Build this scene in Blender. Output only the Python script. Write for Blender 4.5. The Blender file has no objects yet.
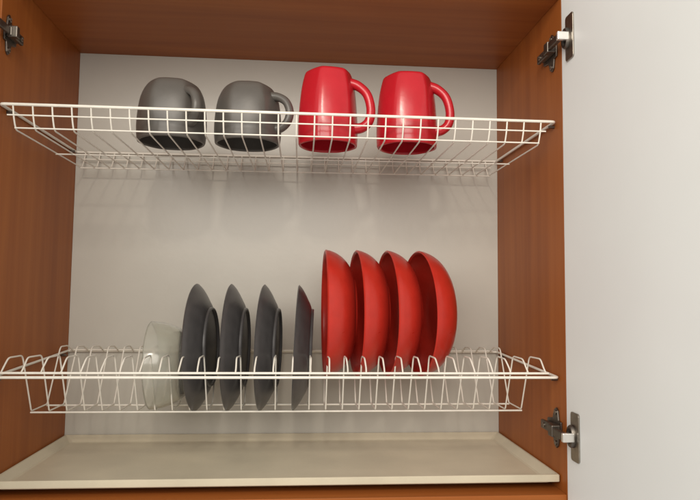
import bpy, bmesh, math, random
from mathutils import Vector, Matrix
random.seed(7)
S = bpy.context.scene
COL = S.collection
PI = math.pi

# ------------------------------------------------------------------ camera
W, D, H = 0.764, 0.2925, 0.672          # inside of the cabinet; z = 0 is the top of the drip tray lip
cd = bpy.data.cameras.new('camera'); cam = bpy.data.objects.new('camera', cd); COL.objects.link(cam)
cam.location = (0.3996, -0.8431, 0.2459)
rz, rx, ry = -0.0789, 0.0699, -0.0106   # yaw, pitch, roll about the viewing axes
Rm = Matrix.Rotation(rz, 3, 'Z') @ Matrix.Rotation(rx, 3, 'X') @ Matrix.Rotation(ry, 3, 'Y')
right, fwd, up = Rm @ Vector((1, 0, 0)), Rm @ Vector((0, 1, 0)), Rm @ Vector((0, 0, 1))
M3 = Matrix((right, up, -fwd)).transposed()
cam.rotation_euler = M3.to_euler()
cd.sensor_fit = 'HORIZONTAL'; cd.sensor_width = 36.0; cd.lens = 628.3 / 700 * 36
cd.clip_start = 0.02; cd.clip_end = 50
S.camera = cam

# ------------------------------------------------------------------ light
w = bpy.data.worlds.new('World'); S.world = w; w.use_nodes = True
bg = w.node_tree.nodes['Background']
bg.inputs[0].default_value = (1.0, 0.935, 0.86, 1); bg.inputs[1].default_value = 0.55

def area(name, loc, target, size, power, col, size_y=None):
    l = bpy.data.lights.new(name, 'AREA'); o = bpy.data.objects.new(name, l); COL.objects.link(o)
    l.shape = 'RECTANGLE'; l.size = size; l.size_y = size_y or size; l.energy = power; l.color = col
    o.location = loc
    o.rotation_euler = (Vector(target) - Vector(loc)).to_track_quat('-Z', 'Y').to_euler()
    return o
area('ceiling_lamp', (0.36, -1.30, 1.10), (0.40, 0.15, 0.30), 0.085, 3.2, (1.0, 0.90, 0.76), 0.07)
area('room_light', (0.05, -1.45, 0.80), (0.45, 0.15, 0.30), 1.6, 25.5, (1.0, 0.95, 0.865), 0.8)

S.view_settings.view_transform = 'Standard'; S.view_settings.look = 'None'
S.view_settings.exposure = 0.0; S.view_settings.gamma = 1.0
S.view_settings.use_curve_mapping = False

# ------------------------------------------------------------------ materials
def mat(name, col, rough=0.5, metal=0.0, spec=0.5, coat=0.0, vary=0.0, vscale=30, bump=0.0, bscale=200):
    m = bpy.data.materials.new(name); m.use_nodes = True
    nt = m.node_tree; b = nt.nodes['Principled BSDF']
    b.inputs['Base Color'].default_value = (*col, 1)
    b.inputs['Roughness'].default_value = rough; b.inputs['Metallic'].default_value = metal
    b.inputs['Specular IOR Level'].default_value = spec
    b.inputs['Coat Weight'].default_value = coat; b.inputs['Coat Roughness'].default_value = 0.12
    tc = nt.nodes.new('ShaderNodeTexCoord')
    if vary:
        n = nt.nodes.new('ShaderNodeTexNoise'); n.inputs['Scale'].default_value = vscale; n.inputs['Detail'].default_value = 5
        nt.links.new(tc.outputs['Object'], n.inputs['Vector'])
        r = nt.nodes.new('ShaderNodeValToRGB')
        r.color_ramp.elements[0].position = 0.3; r.color_ramp.elements[1].position = 0.7
        r.color_ramp.elements[0].color = (*[c * (1 - vary) for c in col], 1)
        r.color_ramp.elements[1].color = (*[min(1, c * (1 + vary)) for c in col], 1)
        nt.links.new(n.outputs['Fac'], r.inputs['Fac']); nt.links.new(r.outputs['Color'], b.inputs['Base Color'])
        mr = nt.nodes.new('ShaderNodeMapRange')
        mr.inputs['To Min'].default_value = max(0.02, rough - 0.06); mr.inputs['To Max'].default_value = rough + 0.06
        nt.links.new(n.outputs['Fac'], mr.inputs['Value']); nt.links.new(mr.outputs['Result'], b.inputs['Roughness'])
    if bump:
        n2 = nt.nodes.new('ShaderNodeTexNoise'); n2.inputs['Scale'].default_value = bscale; n2.inputs['Detail'].default_value = 3
        nt.links.new(tc.outputs['Object'], n2.inputs['Vector'])
        bp = nt.nodes.new('ShaderNodeBump'); bp.inputs['Strength'].default_value = bump; bp.inputs['Distance'].default_value = 0.002
        nt.links.new(n2.outputs['Fac'], bp.inputs['Height']); nt.links.new(bp.outputs['Normal'], b.inputs['Normal'])
    return m

def wood(name, axis):
    m = bpy.data.materials.new(name); m.use_nodes = True
    nt = m.node_tree; b = nt.nodes['Principled BSDF']
    tc = nt.nodes.new('ShaderNodeTexCoord'); mp = nt.nodes.new('ShaderNodeMapping')
    sc = [42.0, 42.0, 42.0]; sc['xyz'.index(axis)] = 1.6
    mp.inputs['Scale'].default_value = sc
    nt.links.new(tc.outputs['Object'], mp.inputs['Vector'])
    n1 = nt.nodes.new('ShaderNodeTexNoise'); n1.inputs['Scale'].default_value = 1.0; n1.inputs['Detail'].default_value = 8; n1.inputs['Roughness'].default_value = 0.62
    n1.inputs['Distortion'].default_value = 0.5
    nt.links.new(mp.outputs[0], n1.inputs['Vector'])
    mp2 = nt.nodes.new('ShaderNodeMapping'); sc2 = [10.0] * 3; sc2['xyz'.index(axis)] = 0.9
    mp2.inputs['Scale'].default_value = sc2; nt.links.new(tc.outputs['Object'], mp2.inputs['Vector'])
    n2 = nt.nodes.new('ShaderNodeTexNoise'); n2.inputs['Scale'].default_value = 1.0; n2.inputs['Detail'].default_value = 4
    nt.links.new(mp2.outputs[0], n2.inputs['Vector'])
    mix = nt.nodes.new('ShaderNodeMath'); mix.operation = 'MULTIPLY_ADD'; mix.inputs[1].default_value = 0.6
    nt.links.new(n1.outputs['Fac'], mix.inputs[0])
    m2 = nt.nodes.new('ShaderNodeMath'); m2.operation = 'MULTIPLY'; m2.inputs[1].default_value = 0.4
    nt.links.new(n2.outputs['Fac'], m2.inputs[0]); nt.links.new(m2.outputs[0], mix.inputs[2])
    r = nt.nodes.new('ShaderNodeValToRGB')
    e = r.color_ramp.elements
    e[0].position = 0.30; e[0].color = (0.245, 0.066, 0.013, 1)
    e[1].position = 0.70; e[1].color = (0.400, 0.128, 0.026, 1)
    k = e.new(0.5); k.color = (0.325, 0.096, 0.019, 1)
    nt.links.new(mix.outputs[0], r.inputs['Fac']); nt.links.new(r.outputs['Color'], b.inputs['Base Color'])
    b.inputs['Roughness'].default_value = 0.45; b.inputs['Specular IOR Level'].default_value = 0.25
    bp = nt.nodes.new('ShaderNodeBump'); bp.inputs['Strength'].default_value = 0.06; bp.inputs['Distance'].default_value = 0.001
    nt.links.new(n1.outputs['Fac'], bp.inputs['Height']); nt.links.new(bp.outputs['Normal'], b.inputs['Normal'])
    return m

WOOD_V = wood('cherry_veneer_upright', 'z'); WOOD_H = wood('cherry_veneer_level', 'x')
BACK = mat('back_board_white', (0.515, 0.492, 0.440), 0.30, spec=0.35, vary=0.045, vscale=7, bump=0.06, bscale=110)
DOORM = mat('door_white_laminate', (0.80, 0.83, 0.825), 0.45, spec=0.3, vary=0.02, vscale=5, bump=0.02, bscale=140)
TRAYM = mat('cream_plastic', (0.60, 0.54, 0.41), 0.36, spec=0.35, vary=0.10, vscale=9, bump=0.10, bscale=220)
WIRE = mat('white_coated_wire', (0.80, 0.76, 0.68), 0.32, spec=0.5, vary=0.05, vscale=60)
REDM = mat('red_glaze', (0.47, 0.013, 0.022), 0.22, spec=0.55, vary=0.06, vscale=40, bump=0.03, bscale=120)
REDB = mat('red_stoneware', (0.46, 0.024, 0.014), 0.30, spec=0.5, vary=0.07, vscale=55, bump=0.05, bscale=150)
GREYM = mat('grey_glaze', (0.098, 0.088, 0.078), 0.36, spec=0.5, vary=0.08, vscale=40, bump=0.03, bscale=120)
GREYP = mat('charcoal_stoneware', (0.070, 0.066, 0.066), 0.34, spec=0.5, vary=0.12, vscale=60, bump=0.05, bscale=180)
METAL = mat('nickel_metal', (0.33, 0.30, 0.26), 0.36, metal=1.0, vary=0.2, vscale=90)
METAL_D = mat('dark_nickel_metal', (0.17, 0.15, 0.13), 0.42, metal=1.0, vary=0.2, vscale=90)
METAL_B = mat('bright_steel', (0.84, 0.83, 0.80), 0.30, metal=0.85, vary=0.05, vscale=90)
GLASS = bpy.data.materials.new('clear_glass'); GLASS.use_nodes = True
gb = GLASS.node_tree.nodes['Principled BSDF']
gb.inputs['Base Color'].default_value = (0.92, 0.93, 0.88, 1); gb.inputs['Transmission Weight'].default_value = 0.92
gb.inputs['Roughness'].default_value = 0.13; gb.inputs['IOR'].default_value = 1.40
gn = GLASS.node_tree.nodes.new('ShaderNodeTexNoise'); gn.inputs['Scale'].default_value = 35
gt = GLASS.node_tree.nodes.new('ShaderNodeTexCoord'); gbp = GLASS.node_tree.nodes.new('ShaderNodeBump')
gbp.inputs['Strength'].default_value = 0.12; gbp.inputs['Distance'].default_value = 0.003
GLASS.node_tree.links.new(gt.outputs['Object'], gn.inputs['Vector']); GLASS.node_tree.links.new(gn.outputs['Fac'], gbp.inputs['Height'])
GLASS.node_tree.links.new(gbp.outputs['Normal'], gb.inputs['Normal'])

# ------------------------------------------------------------------ helpers
def obj(name, bm, m, parent=None, smooth=False, loc=(0, 0, 0), bevel=0.0, angle=40):
    bmesh.ops.recalc_face_normals(bm, faces=bm.faces)
    me = bpy.data.meshes.new(name); bm.to_mesh(me); bm.free(); me.materials.append(m)
    if smooth:
        for p in me.polygons: p.use_smooth = True
        try: me.set_sharp_from_angle(angle=math.radians(angle))
        except Exception: pass
    o = bpy.data.objects.new(name, me); COL.objects.link(o); o.location = loc
    if parent: o.parent = parent
    if bevel:
        md = o.modifiers.new('bevel', 'BEVEL'); md.width = bevel; md.segments = 2; md.limit_method = 'ANGLE'
    return o
def tag(o, label, cat, group=None):
    o['label'] = label; o['category'] = cat
    if group: o['group'] = group
    return o
def thing(name, label, cat, loc=(0, 0, 0), rot=(0, 0, 0), group=None):
    o = bpy.data.objects.new(name, None); COL.objects.link(o); o.empty_display_size = 0.03
    o.location = loc; o.rotation_euler = rot
    return tag(o, label, cat, group)
def box(bm, x0, x1, y0, y1, z0, z1):
    v = [bm.verts.new((x, y, z)) for x in (x0, x1) for y in (y0, y1) for z in (z0, z1)]
    for f in ((0, 1, 3, 2), (4, 6, 7, 5), (0, 4, 5, 1), (2, 3, 7, 6), (0, 2, 6, 4), (1, 5, 7, 3)):
        bm.faces.new([v[i] for i in f])
    return v
def rounded(pts, rad, n=5):
    pts = [Vector(p) for p in pts]; out = [pts[0]]
    for i in range(1, len(pts) - 1):
        a, b, c = pts[i - 1], pts[i], pts[i + 1]
        r = rad[i] if isinstance(rad, (list, tuple)) else rad
        d1, d2 = (a - b), (c - b)
        r = min(r, d1.length * 0.49, d2.length * 0.49)
        p0, p2 = b + d1.normalized() * r, b + d2.normalized() * r
        for k in range(n + 1):
            t = k / n; out.append(p0 * (1 - t) ** 2 + b * 2 * t * (1 - t) + p2 * t * t)
    out.append(pts[-1]); return out
def tube(bm, pts, r, seg=8, closed=False, squash=None):
    pts = [Vector(p) for p in pts]; n = len(pts); rings = []
    T = []
    for i in range(n):
        if closed: t = pts[(i + 1) % n] - pts[i - 1]
        else: t = pts[min(i + 1, n - 1)] - pts[max(i - 1, 0)]
        T.append(t.normalized())
    ref = Vector((0, 0, 1)) if abs(T[0].z) < 0.9 else Vector((0, 1, 0))
    N = (ref - T[0] * ref.dot(T[0])).normalized()
    for i in range(n):
        N = (N - T[i] * N.dot(T[i])).normalized(); B = T[i].cross(N)
        rr = r[i] if isinstance(r, (list, tuple)) else r
        a, b = (rr, rr) if squash is None else (rr * squash[0], rr * squash[1])
        rings.append([bm.verts.new(pts[i] + N * (a * math.cos(2 * PI * k / seg)) + B * (b * math.sin(2 * PI * k / seg))) for k in range(seg)])
    m = n if closed else n - 1
    for i in range(m):
        A, C = rings[i], rings[(i + 1) % n]
        for k in range(seg): bm.faces.new((A[k], A[(k + 1) % seg], C[(k + 1) % seg], C[k]))
    if not closed:
        bm.faces.new(rings[0][::-1]); bm.faces.new(rings[-1])
def lathe(bm, prof, seg=72, axis='z', shape=None, cap0=False, cap1=False):
    """prof: list of (height, radius); shape(theta, i) scales the radius; axis is where height runs."""
    rings = []
    for i, (h, r) in enumerate(prof):
        ring = []
        for k in range(seg):
            t = 2 * PI * k / seg; q = r * (shape(t, i) if shape else 1)
            c, s = q * math.cos(t), q * math.sin(t)
            ring.append(bm.verts.new((c, s, h) if axis == 'z' else (h, c, s)))
        rings.append(ring)
    for A, C in zip(rings[:-1], rings[1:]):
        for k in range(seg): bm.faces.new((A[k], A[(k + 1) % seg], C[(k + 1) % seg], C[k]))
    if cap0: bm.faces.new(rings[0][::-1])
    if cap1: bm.faces.new(rings[-1])
def spline(pts, n=8):
    """Catmull-Rom through 2D/3D points"""
    P = [Vector(p) for p in pts]; P = [P[0] * 2 - P[1]] + P + [P[-1] * 2 - P[-2]]; out = []
    for i in range(1, len(P) - 2):
        a, b, c, d = P[i - 1:i + 3]
        for k in range(n):
            t = k / n
            out.append(0.5 * (2 * b + (c - a) * t + (2 * a - 5 * b + 4 * c - d) * t * t + (3 * b - a - 3 * c + d) * t ** 3))
    out.append(P[-2]); return out

# ------------------------------------------------------------------ the cabinet
TH = 0.018; FZ = -0.0215
cab = thing('kitchen_cabinet', 'open cherry wood wall cabinet with white back board and white door swung open', 'cabinet', (W / 2, D / 2, FZ - TH))
cab_loc = Vector(cab.location)
def cpart(name, bm, m, parent=None, **k):
    o = obj(name, bm, m, **k); o.parent = parent or cab
    o.matrix_parent_inverse = Matrix.Translation(-cab_loc)
    return o
def subpart(name, bm, m, parent, **k):
    o = obj(name, bm, m, **k); o.parent = parent; return o

for x0, x1 in ((-TH, 0), (W, W + TH)):
    bm = bmesh.new(); box(bm, x0, x1, 0, D + 0.016, FZ - TH, H + TH); cpart('side_panel', bm, WOOD_V, bevel=0.0006)
bm = bmesh.new(); box(bm, 0.0002, W - 0.0002, 0.0005, D + 0.015, H, H + TH); cpart('top_panel', bm, WOOD_H, bevel=0.0006)
bm = bmesh.new(); box(bm, 0.0002, W - 0.0002, 0.0005, D + 0.015, FZ - TH, FZ); cpart('bottom_panel', bm, WOOD_H, bevel=0.0006)
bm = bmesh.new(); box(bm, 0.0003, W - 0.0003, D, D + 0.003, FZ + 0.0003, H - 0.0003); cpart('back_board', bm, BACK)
# door, swung open to a right angle in front of the right side panel
for x0 in (W - 0.0008, -0.0222):
    bm = bmesh.new(); box(bm, x0, x0 + 0.018, -0.412, -0.003, FZ - TH, H + TH); cpart('door', bm, DOORM, bevel=0.0008)

def hinge(sx, z, dy=0.0, k=1.0, off=0.0):
    """concealed hinge; sx = +1 on the right side panel (x = W), -1 on the left one (x = 0)"""
    X = lambda d: (W - d) if sx > 0 else d           # d = distance out of the panel into the cabinet
    def bx(bm, d0, d1, y0, y1, z0, z1): box(bm, min(X(d0), X(d1)), max(X(d0), X(d1)), y0, y1, z0, z1)
    def plate(bm, ol, d0, d1):
        a = [bm.verts.new((X(d0), y, z + dz)) for y, dz in ol]; b = [bm.verts.new((X(d1), y, z + dz)) for y, dz in ol]
        bm.faces.new(a); bm.faces.new(b)
        for i in range(len(ol)): bm.faces.new((a[i], a[(i + 1) % len(ol)], b[(i + 1) % len(ol)], b[i]))
    # arm: folded sheet channel over the mounting plate
    bm = bmesh.new()
    bx(bm, 0.0075, 0.0125, 0.008 * k + dy, 0.060 * k + dy, z - 0.0062, z + 0.0062)
    bx(bm, 0.0065, 0.0190, 0.004, 0.018 * k, z - 0.0078, z + 0.0078)
    bx(bm, 0.0125 if sx > 0 else 0.0065, 0.0185 if sx > 0 else 0.0110, -0.0302, 0.0035, z - 0.0052, z + 0.0052)
    arm = cpart('hinge', bm, METAL_D, bevel=0.0012)
    # butterfly mounting plate screwed to the panel
    bm = bmesh.new()
    ol = [(0.012, -0.010), (0.020, -0.011), (0.023, -0.024), (0.028, -0.028), (0.035, -0.024), (0.040, -0.012), (0.058, -0.009),
          (0.061, 0.0), (0.058, 0.009), (0.040, 0.012), (0.035, 0.024), (0.028, 0.028), (0.023, 0.024), (0.020, 0.011), (0.012, 0.010)]
    ol = [(y * k + dy, q) for y, q in ol]
    plate(bm, ol, 0.0002, 0.0030)
    bx(bm, 0.0032, 0.0073, 0.016 * k + dy, 0.054 * k + dy, z - 0.005, z + 0.005)
    subpart('mounting_plate', bm, METAL_D, arm, bevel=0.0006)
    for y, dz, d in ((0.029, 0.021, 0.0030), (0.029, -0.021, 0.0030), (0.048, 0.0, 0.0126), (0.028, 0.0, 0.0126)):
        bm = bmesh.new()
        prof = [(0, 0.0034), (0.0010, 0.0034), (0.0016, 0.0024), (0.0010, 0.0015), (0.0010, 0.0002)]
        lathe(bm, prof, 16, 'x', cap0=True, cap1=True)
        s = -1 if sx > 0 else 1
        for v in bm.verts: v.co = Vector((X(d + 0.0001) + s * v.co.x, y * k + dy + v.co.y, z + dz + v.co.z))
        subpart('screw', bm, METAL, arm, smooth=True)
    # bright link that reaches round to the door
    bm = bmesh.new()
    bx(bm, 0.0045 - off, 0.0205 if sx > 0 else 0.0115, -0.0365, -0.0305, z - 0.0058, z + 0.0058)
    subpart('link', bm, METAL_B, arm, bevel=0.0010)
    # cup flange on the door's inner face
    bm = bmesh.new()
    ol = [];  y0, y1, hh, cr = -0.044, -0.020, 0.0315, 0.004
    for cy, cz, a0 in ((y1 - cr, hh - cr, 0), (y0 + cr, hh - cr, 90), (y0 + cr, -hh + cr, 180), (y1 - cr, -hh + cr, 270)):
        for k in range(5):
            t = math.radians(a0 + 22.5 * k); ol.append((cy + cr * math.cos(t), cz + cr * math.sin(t)))
    plate(bm, ol, 0.0009 - off, 0.0030 - off)
    subpart('cup_flange', bm, METAL, arm, bevel=0.0004)
    bm = bmesh.new()   # round cup body with its cheeks
    lathe(bm, [(0, 0.0150), (0.0030, 0.0148), (0.0046, 0.0135), (0.0046, 0.0100), (0.0016, 0.0090), (0.0016, 0.0003)], 40, 'x', cap0=True, cap1=True)
    s = -1 if sx > 0 else 1
    for v in bm.verts: v.co = Vector((X(0.0031 - off) + s * v.co.x, -0.026 + v.co.y * 0.7, z + v.co.z))
    subpart('hinge_cup', bm, METAL_D, arm, smooth=True)
hinge(1, 0.600); hinge(1, 0.062); hinge(-1, 0.590, -0.003, 0.72, 0.0050)

# ------------------------------------------------------------------ the drip tray
bm = bmesh.new()
def rrect(x0, x1, y0, y1, r, z, n=5):
    out = []
    for cx, cy, a0 in ((x1 - r, y1 - r, 0), (x0 + r, y1 - r, 90), (x0 + r, y0 + r, 180), (x1 - r, y0 + r, 270)):
        for k in range(n):
            t = math.radians(a0 + 90 * k / (n - 1)); out.append(bm.verts.new((cx + r * math.cos(t), cy + r * math.sin(t), z)))
    return out
tx0, tx1, ty0, ty1 = 0.0015, W - 0.0015, 0.0185, D - 0.0015
loops = []
for ins, z, r in ((0.0640, FZ + 0.0006, 0.006), (0.0600, -0.0134, 0.006), (0.0100, -0.0132, 0.006), (0.0075, -0.0096, 0.005), (0.0003, -0.0096, 0.003), (0.0, -0.0090, 0.003), (0.0, -0.0012, 0.003),
                  (0.0012, 0.0, 0.003), (0.0036, 0.0, 0.004), (0.0050, -0.0012, 0.004), (0.0130, -0.0096, 0.006), (0.0155, -0.0108, 0.007)):
    loops.append(rrect(tx0 + ins, tx1 - ins, ty0 + ins, ty1 - ins, r, z))
for A, B in zip(loops[:-1], loops[1:]):
    n = len(A)
    for k in range(n): bm.faces.new((A[k], A[(k + 1) % n], B[(k + 1) % n], B[k]))
bm.faces.new(loops[0][::-1]); bm.faces.new(loops[-1])
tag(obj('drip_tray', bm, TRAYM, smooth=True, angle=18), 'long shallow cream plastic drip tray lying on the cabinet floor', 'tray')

# ------------------------------------------------------------------ the upper wire rack (mugs stand on it)
RU = thing('dish_rack', 'upper white wire rack with flat grid floor carrying the mugs', 'dish rack', (W / 2, 0.15, 0.46), group='white wire dish racks')
def rpart(root, name, bm, m=WIRE):
    o = obj(name, bm, m, smooth=True, angle=60); o.parent = root
    o.matrix_parent_inverse = Matrix.Translation(-Vector(root.location)); return o
def zt(x): return 0.4908 + 0.0040 * x / W       # the rim hangs a little higher at the right
bm = bmesh.new()
xa, xb, ya, yb = 0.0024, W - 0.0040, 0.0157, 0.2870
yf = lambda x: 0.0157 - 0.0130 * (1 - x / W)
tube(bm, rounded([(xb, ya + .02, zt(xb)), (xb, ya, zt(xb)), (xa, yf(xa), zt(xa)), (xa, yb, zt(xa)), (xb, yb, zt(xb)), (xb, ya + .02, zt(xb))], 0.006), 0.0021, 10)
rpart(RU, 'rim', bm)
NU = 30; UX = [0.0185 + 0.02486 * k for k in range(NU)]
zf = 0.4595
for x in UX:
    bm = bmesh.new(); dz = zt(x) - 0.4908
    tube(bm, rounded([(x, yf(x) + 0.0005, zt(x) - 0.001), (x, yf(x) + 0.004, zt(x) - 0.016), (x, yf(x) + 0.0118, zf + dz), (x, 0.270, zf + dz), (x, 0.281, zt(x) - 0.016), (x, yb, zt(x) - 0.001)], 0.006), 0.00115, 8)
    rpart(RU, 'grid_wire', bm)
for (y, z, r) in ((ya + 0.0032, -0.0135, 0.0011), (0.0262, -0.0290, 0.0011), (0.155, -0.0328, 0.0012), (0.262, -0.0328, 0.0012), (0.2820, -0.0135, 0.0011)):
    bm = bmesh.new(); e = 0.008 if z > -0.02 else 0.0008
    x0, x1 = UX[0] - e, UX[-1] + e
    d = (lambda x: yf(x) - ya) if y < 0.1 else (lambda x: 0.0)
    tube(bm, [(x0, y + d(x0), zt(x0) + z), (x1, y + d(x1), zt(x1) + z)], r, 8)
    rpart(RU, 'cross_wire', bm)
# ------------------------------------------------------------------ the lower wire rack (plates stand in it)
RL = thing('dish_rack', 'lower white wire rack with plate hoops holding plates and bowls', 'dish rack', (W / 2, 0.15, 0.075), group='white wire dish racks')
def zl(y): return 0.1330 + (y - 0.016) * 0.038
bm = bmesh.new(); ya = 0.0155
tube(bm, rounded([(xb, ya + .02, zl(ya + .02)), (xb, ya, zl(ya)), (xa, ya, zl(ya)), (xa, yb, zl(yb)), (xb, yb, zl(yb)), (xb, ya + .02, zl(ya + .02))], 0.006), 0.0019, 10)
rpart(RL, 'rim', bm)
NL = 30; LX = [0.0125 + 0.02523 * k for k in range(NL)]
for k, x in enumerate(LX):
    bm = bmesh.new(); j = lambda a=0.0006: random.uniform(-a, a)
    fy = 0.120
    pts = [(x, 0.0195, 0.1385), (x + j(), 0.0255, 0.1440), (x + j(.001), 0.0405 + j(.001), 0.1564 + j()), (x + j(.001), 0.0820 + j(.001), 0.1556 + j()),
           (x, fy, 0.0712), (x, 0.178, 0.0712),
           (x + j(.001), 0.2240 + j(.001), 0.1555 + j()), (x + j(.001), 0.2580 + j(), 0.1545 + j()), (x, 0.2845, zl(0.2845))]
    tube(bm, rounded(pts, [0, 0.005, 0.006, 0.007, 0.004, 0.004, 0.007, 0.006, 0], 5), 0.00118, 8)
    rpart(RL, 'plate_hoop', bm)
for (y, z, r, e) in ((0.0195, 0.1382, 0.0017, 0.0035), (0.1195, 0.0692, 0.0014, 0.0008), (0.178, 0.0692, 0.0014, 0.0008), (0.2835, zl(0.2835) + 0.0020, 0.0013, 0.006)):
    bm = bmesh.new(); tube(bm, [(LX[0] - e, y, z), (LX[-1] + e, y, z)], r, 8)
    rpart(RL, 'cross_wire', bm)
# little pegs in the side panels that carry the racks
for root, zz in ((RU, lambda x, y: zt(x) - 0.0045), (RL, lambda x, y: zl(y) - 0.0043)):
    for x0, x1, xs in ((0.0002, 0.0085, xa), (W - 0.0085, W - 0.0002, xb)):
        for y in (0.028, 0.262):
            bm = bmesh.new(); z = zz(xs, y)
            tube(bm, [(x0, y, z), (x1, y, z)], 0.0022, 12); rpart(root, 'support_peg', bm, METAL_D)

# ------------------------------------------------------------------ crockery
def facet(theta, p, n=6, rot=0.0):
    s = 0.0
    for i in range(n):
        c = math.cos(theta - rot - 2 * PI * i / n)
        if c > 0: s += c ** p
    return s ** (-1.0 / p)
def sm(a, b, t):
    t = max(0, min(1, (t - a) / (b - a))); return t * t * (3 - 2 * t)

def mug(label, loc, R, h, prof, m, fac, rot, hrot, hpath, group, hr=0.0072):
    """stands upside down: z = 0 is the mouth, z = h the foot"""
    root = thing('mug', label, 'mug', loc, (0, 0, 0), group)
    P = spline([(z * h, r * R, 0) for z, r in prof], 6)
    outer = [(p.x, p.y) for p in P]
    t = 0.0042
    rim = [(0.0012, R * prof[0][1] - t * 0.85), (0.0001, R * prof[0][1] - t * 0.5), (0.0004, R * prof[0][1] - t * 0.15)]
    inner = [(min(z, h - 0.007), max(r - t, 0.003)) for z, r in outer if z < h - 0.012][1:]
    foot = [(h + 0.0003, outer[-1][1] * 0.86), (h - 0.0012, outer[-1][1] * 0.80), (h - 0.0012, 0.0005)]
    allp = [(h - 0.007, 0.0005), (h - 0.007, inner[-1][1] * 0.8)] + inner[::-1] + rim + outer[1:] + foot
    n0 = 72
    nfac = 6
    norm = facet(rot + PI / nfac, 26, nfac, rot)
    def shape(th, i):
        k = fac * (0.45 + 0.55 * sm(0.0, 0.45, allp[i][0] / h))
        return 1 - k + k * facet(th, 24, nfac, rot) / norm
    bm = bmesh.new(); lathe(bm, allp, 96, 'z', shape, cap0=True, cap1=True)
    body = obj('body', bm, m, root, smooth=True, angle=70)
    bm = bmesh.new()
    hp = spline([(r, 0, z) for r, z in hpath], 8)
    n = len(hp); rr = [hr + 0.0020 * (abs(2 * i / (n - 1) - 1) ** 3) for i in range(n)]
    tube(bm, hp, rr, 16, squash=(0.80, 1.0))
    hd = obj('handle', bm, m, root, smooth=True, angle=80)
    hd.rotation_euler = (0, 0, hrot)
    return root
GP = [(0, 0.965), (0.15, 0.995), (0.35, 1.0), (0.58, 0.965), (0.76, 0.905), (0.89, 0.810), (0.965, 0.715), (1.0, 0.60)]
RP = [(0, 0.975), (0.12, 0.995), (0.28, 1.0), (0.52, 0.965), (0.74, 0.910), (0.90, 0.835), (0.975, 0.775), (1.0, 0.70)]
gh = [(0.034, 0.070), (0.048, 0.068), (0.060, 0.060), (0.0655, 0.045), (0.062, 0.031), (0.053, 0.023), (0.042, 0.021)]
rh = [(0.031, 0.094), (0.045, 0.089), (0.058, 0.076), (0.0640, 0.055), (0.0620, 0.037), (0.052, 0.027), (0.038, 0.025)]
mz = zf + 0.0014
F = -PI / 2
mug('squat dark grey mug, leftmost on the top rack, its handle turned towards the viewer', (0.2095, 0.0775, mz + .001), 0.0500, 0.0885, GP, GREYM, 0.55, F + 0.08, F + 0.72, gh, 'grey mugs on the upper rack')
mug('squat dark grey upside-down mug beside a red one, handle pointing right', (0.3195, 0.0775, mz + .0016), 0.0490, 0.0875, GP, GREYM, 0.55, F + 0.02, F + 1.22, gh, 'grey mugs on the upper rack')
mug('tall red upside-down mug standing between a grey mug and another red mug', (0.4376, 0.0755, mz + .0023), 0.0450, 0.1115, RP, REDM, 0.62, F + 0.16, F + 1.30, rh, 'red mugs on the upper rack', 0.0084)
mug('tall red upside-down mug at the right end of the upper rack', (0.5560, 0.0765, mz + .003), 0.0460, 0.1085, RP, REDM, 0.62, F + 0.0, F + 1.38, rh, 'red mugs on the upper rack', 0.0084)

def dish(kind, label, cat, x, z, R, prof_out, t, foot, m, yaw, lean, group, y=0.149):
    """stands on edge, axis along x: eating face towards -x, foot towards +x"""
    root = thing(kind, label, cat, (x, y, z), (0, lean, yaw), group)
    P = [(p.x, p.y) for p in spline([(a, b, 0) for a, b in prof_out], 6)]
    inner = []
    for i, (a, b) in enumerate(P):
        p, q = P[max(i - 1, 0)], P[min(i + 1, len(P) - 1)]
        tx, ty = q[0] - p[0], q[1] - p[1]; L = math.hypot(tx, ty) or 1
        inner.append((a + ty / L * t, b - tx / L * t))
    inner = [(max(a, 0.0002) if i else 0.0004, max(b, 0.0004)) for i, (a, b) in enumerate(inner)]
    lip = [(P[0][0] - t * 0.38, P[0][1] - t * 0.45)]
    bm = bmesh.new()
    prof = [(inner[-1][0], 0.0004)] + inner[1:][::-1] + lip + P + [(P[-1][0], 0.0004)]
    wob = [random.uniform(-1, 1) for _ in range(6)]
    def shape(th, i): return 1 + 0.0025 * (wob[0] * math.cos(2 * th + wob[1]) + wob[2] * math.cos(3 * th + wob[3]))
    lathe(bm, prof, 112, 'x', shape, cap0=True, cap1=True)
    for v in bm.verts: v.co.x += 0.0
    obj('bowl_body' if kind == 'bowl' else 'plate_body', bm, m, root, smooth=True, angle=60)
    fx, fr, fh = foot
    bm = bmesh.new()
    lathe(bm, [(fx - 0.002, fr), (fx + fh * 0.6, fr - 0.0006), (fx + fh, fr - 0.0016), (fx + fh, fr - 0.0036), (fx + fh * 0.6, fr - 0.0046), (fx - 0.002, fr - 0.006)], 80, 'x')
    obj('foot_ring', bm, m, root, smooth=True, angle=60)
    return root
PP = [(0.0, 0.0970), (0.0050, 0.0915), (0.0105, 0.0830), (0.0155, 0.0735), (0.0195, 0.0655), (0.0212, 0.0570), (0.0215, 0.030)]
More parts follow.
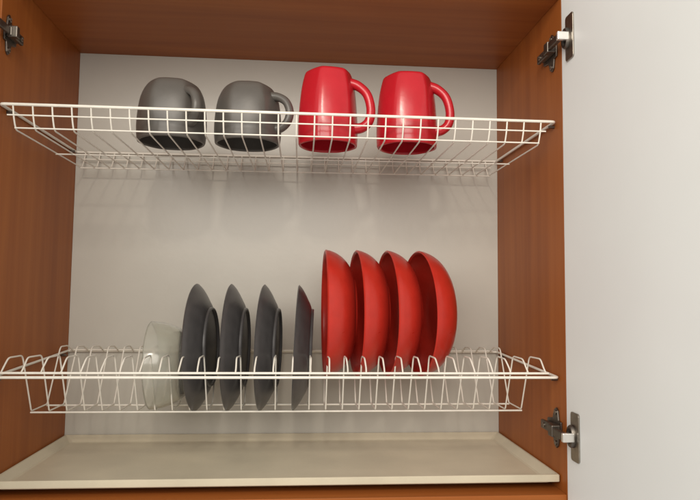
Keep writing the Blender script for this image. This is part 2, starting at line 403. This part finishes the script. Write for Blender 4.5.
plates = [(0.2430, -0.020, -0.05, 'leftmost dark grey plate standing on edge just right of the glass bowl'),
          (0.2940, 0.000, -0.035, 'second dark grey plate on edge, counted from the glass bowl'),
          (0.3440, 0.012, -0.060, 'third dark grey plate on edge, next to the one nearest the red bowls'),
          (0.3955, 0.036, -0.020, 'dark grey plate seen edge-on, nearest to the red bowls')]
for x, lean, yaw, lab in plates:
    dish('plate', lab, 'plate', x, 0.1625, 0.0965, PP, 0.0042, (0.0208, 0.0610, 0.0040), GREYP, yaw, lean, 'grey plates on edge in the lower rack')
BP = [(0.0, 0.0985), (0.0078, 0.0966), (0.0182, 0.0920), (0.0280, 0.0846), (0.0362, 0.0743), (0.0412, 0.0640), (0.0434, 0.0530), (0.0436, 0.025)]
bowls = [(0.4400, -0.008, 0.015, 'red bowl on edge beside the grey plates, its inside hidden'),
         (0.4885, -0.006, 0.055, 'second red bowl from the grey plates, standing on edge'),
         (0.5370, -0.006, 0.070, 'red bowl on edge just left of the rightmost bowl'),
         (0.5875, -0.012, 0.125, 'rightmost red bowl on edge, its dark inside and whole curved back showing')]
for x, lean, yaw, lab in bowls:
    dish('bowl', lab, 'bowl', x, 0.2168, 0.0985, BP, 0.0045, (0.0430, 0.0530, 0.0028), REDB, yaw, lean, 'red bowls on edge in the lower rack')

# the glass bowl lying on its side at the left of the plates
gl = thing('glass_bowl', 'clear glass bowl on its side in the lower rack, left of the plates', 'glass bowl', (0.1745, 0.149, 0.1345), (0, -0.03, 0.03))
prof = [(0.000, 0.0652), (0.0010, 0.0664), (0.0030, 0.0662), (0.018, 0.0645), (0.032, 0.0605), (0.044, 0.0545), (0.051, 0.0480), (0.0545, 0.0435), (0.0550, 0.0410), (0.0535, 0.0390), (0.0520, 0.0360), (0.0520, 0.0004)]
inn = [(0.0500, 0.0004), (0.0498, 0.0360), (0.0486, 0.0460), (0.0426, 0.0527), (0.031, 0.0585), (0.0175, 0.0624), (0.003, 0.0643)]
bm = bmesh.new()
lathe(bm, inn + prof, 96, 'x', lambda th, i: 1 - 0.02 + 0.02 * facet(th, 22, 8, 0.2), cap0=True, cap1=True)
obj('bowl_body', bm, GLASS, gl, smooth=True, angle=60)
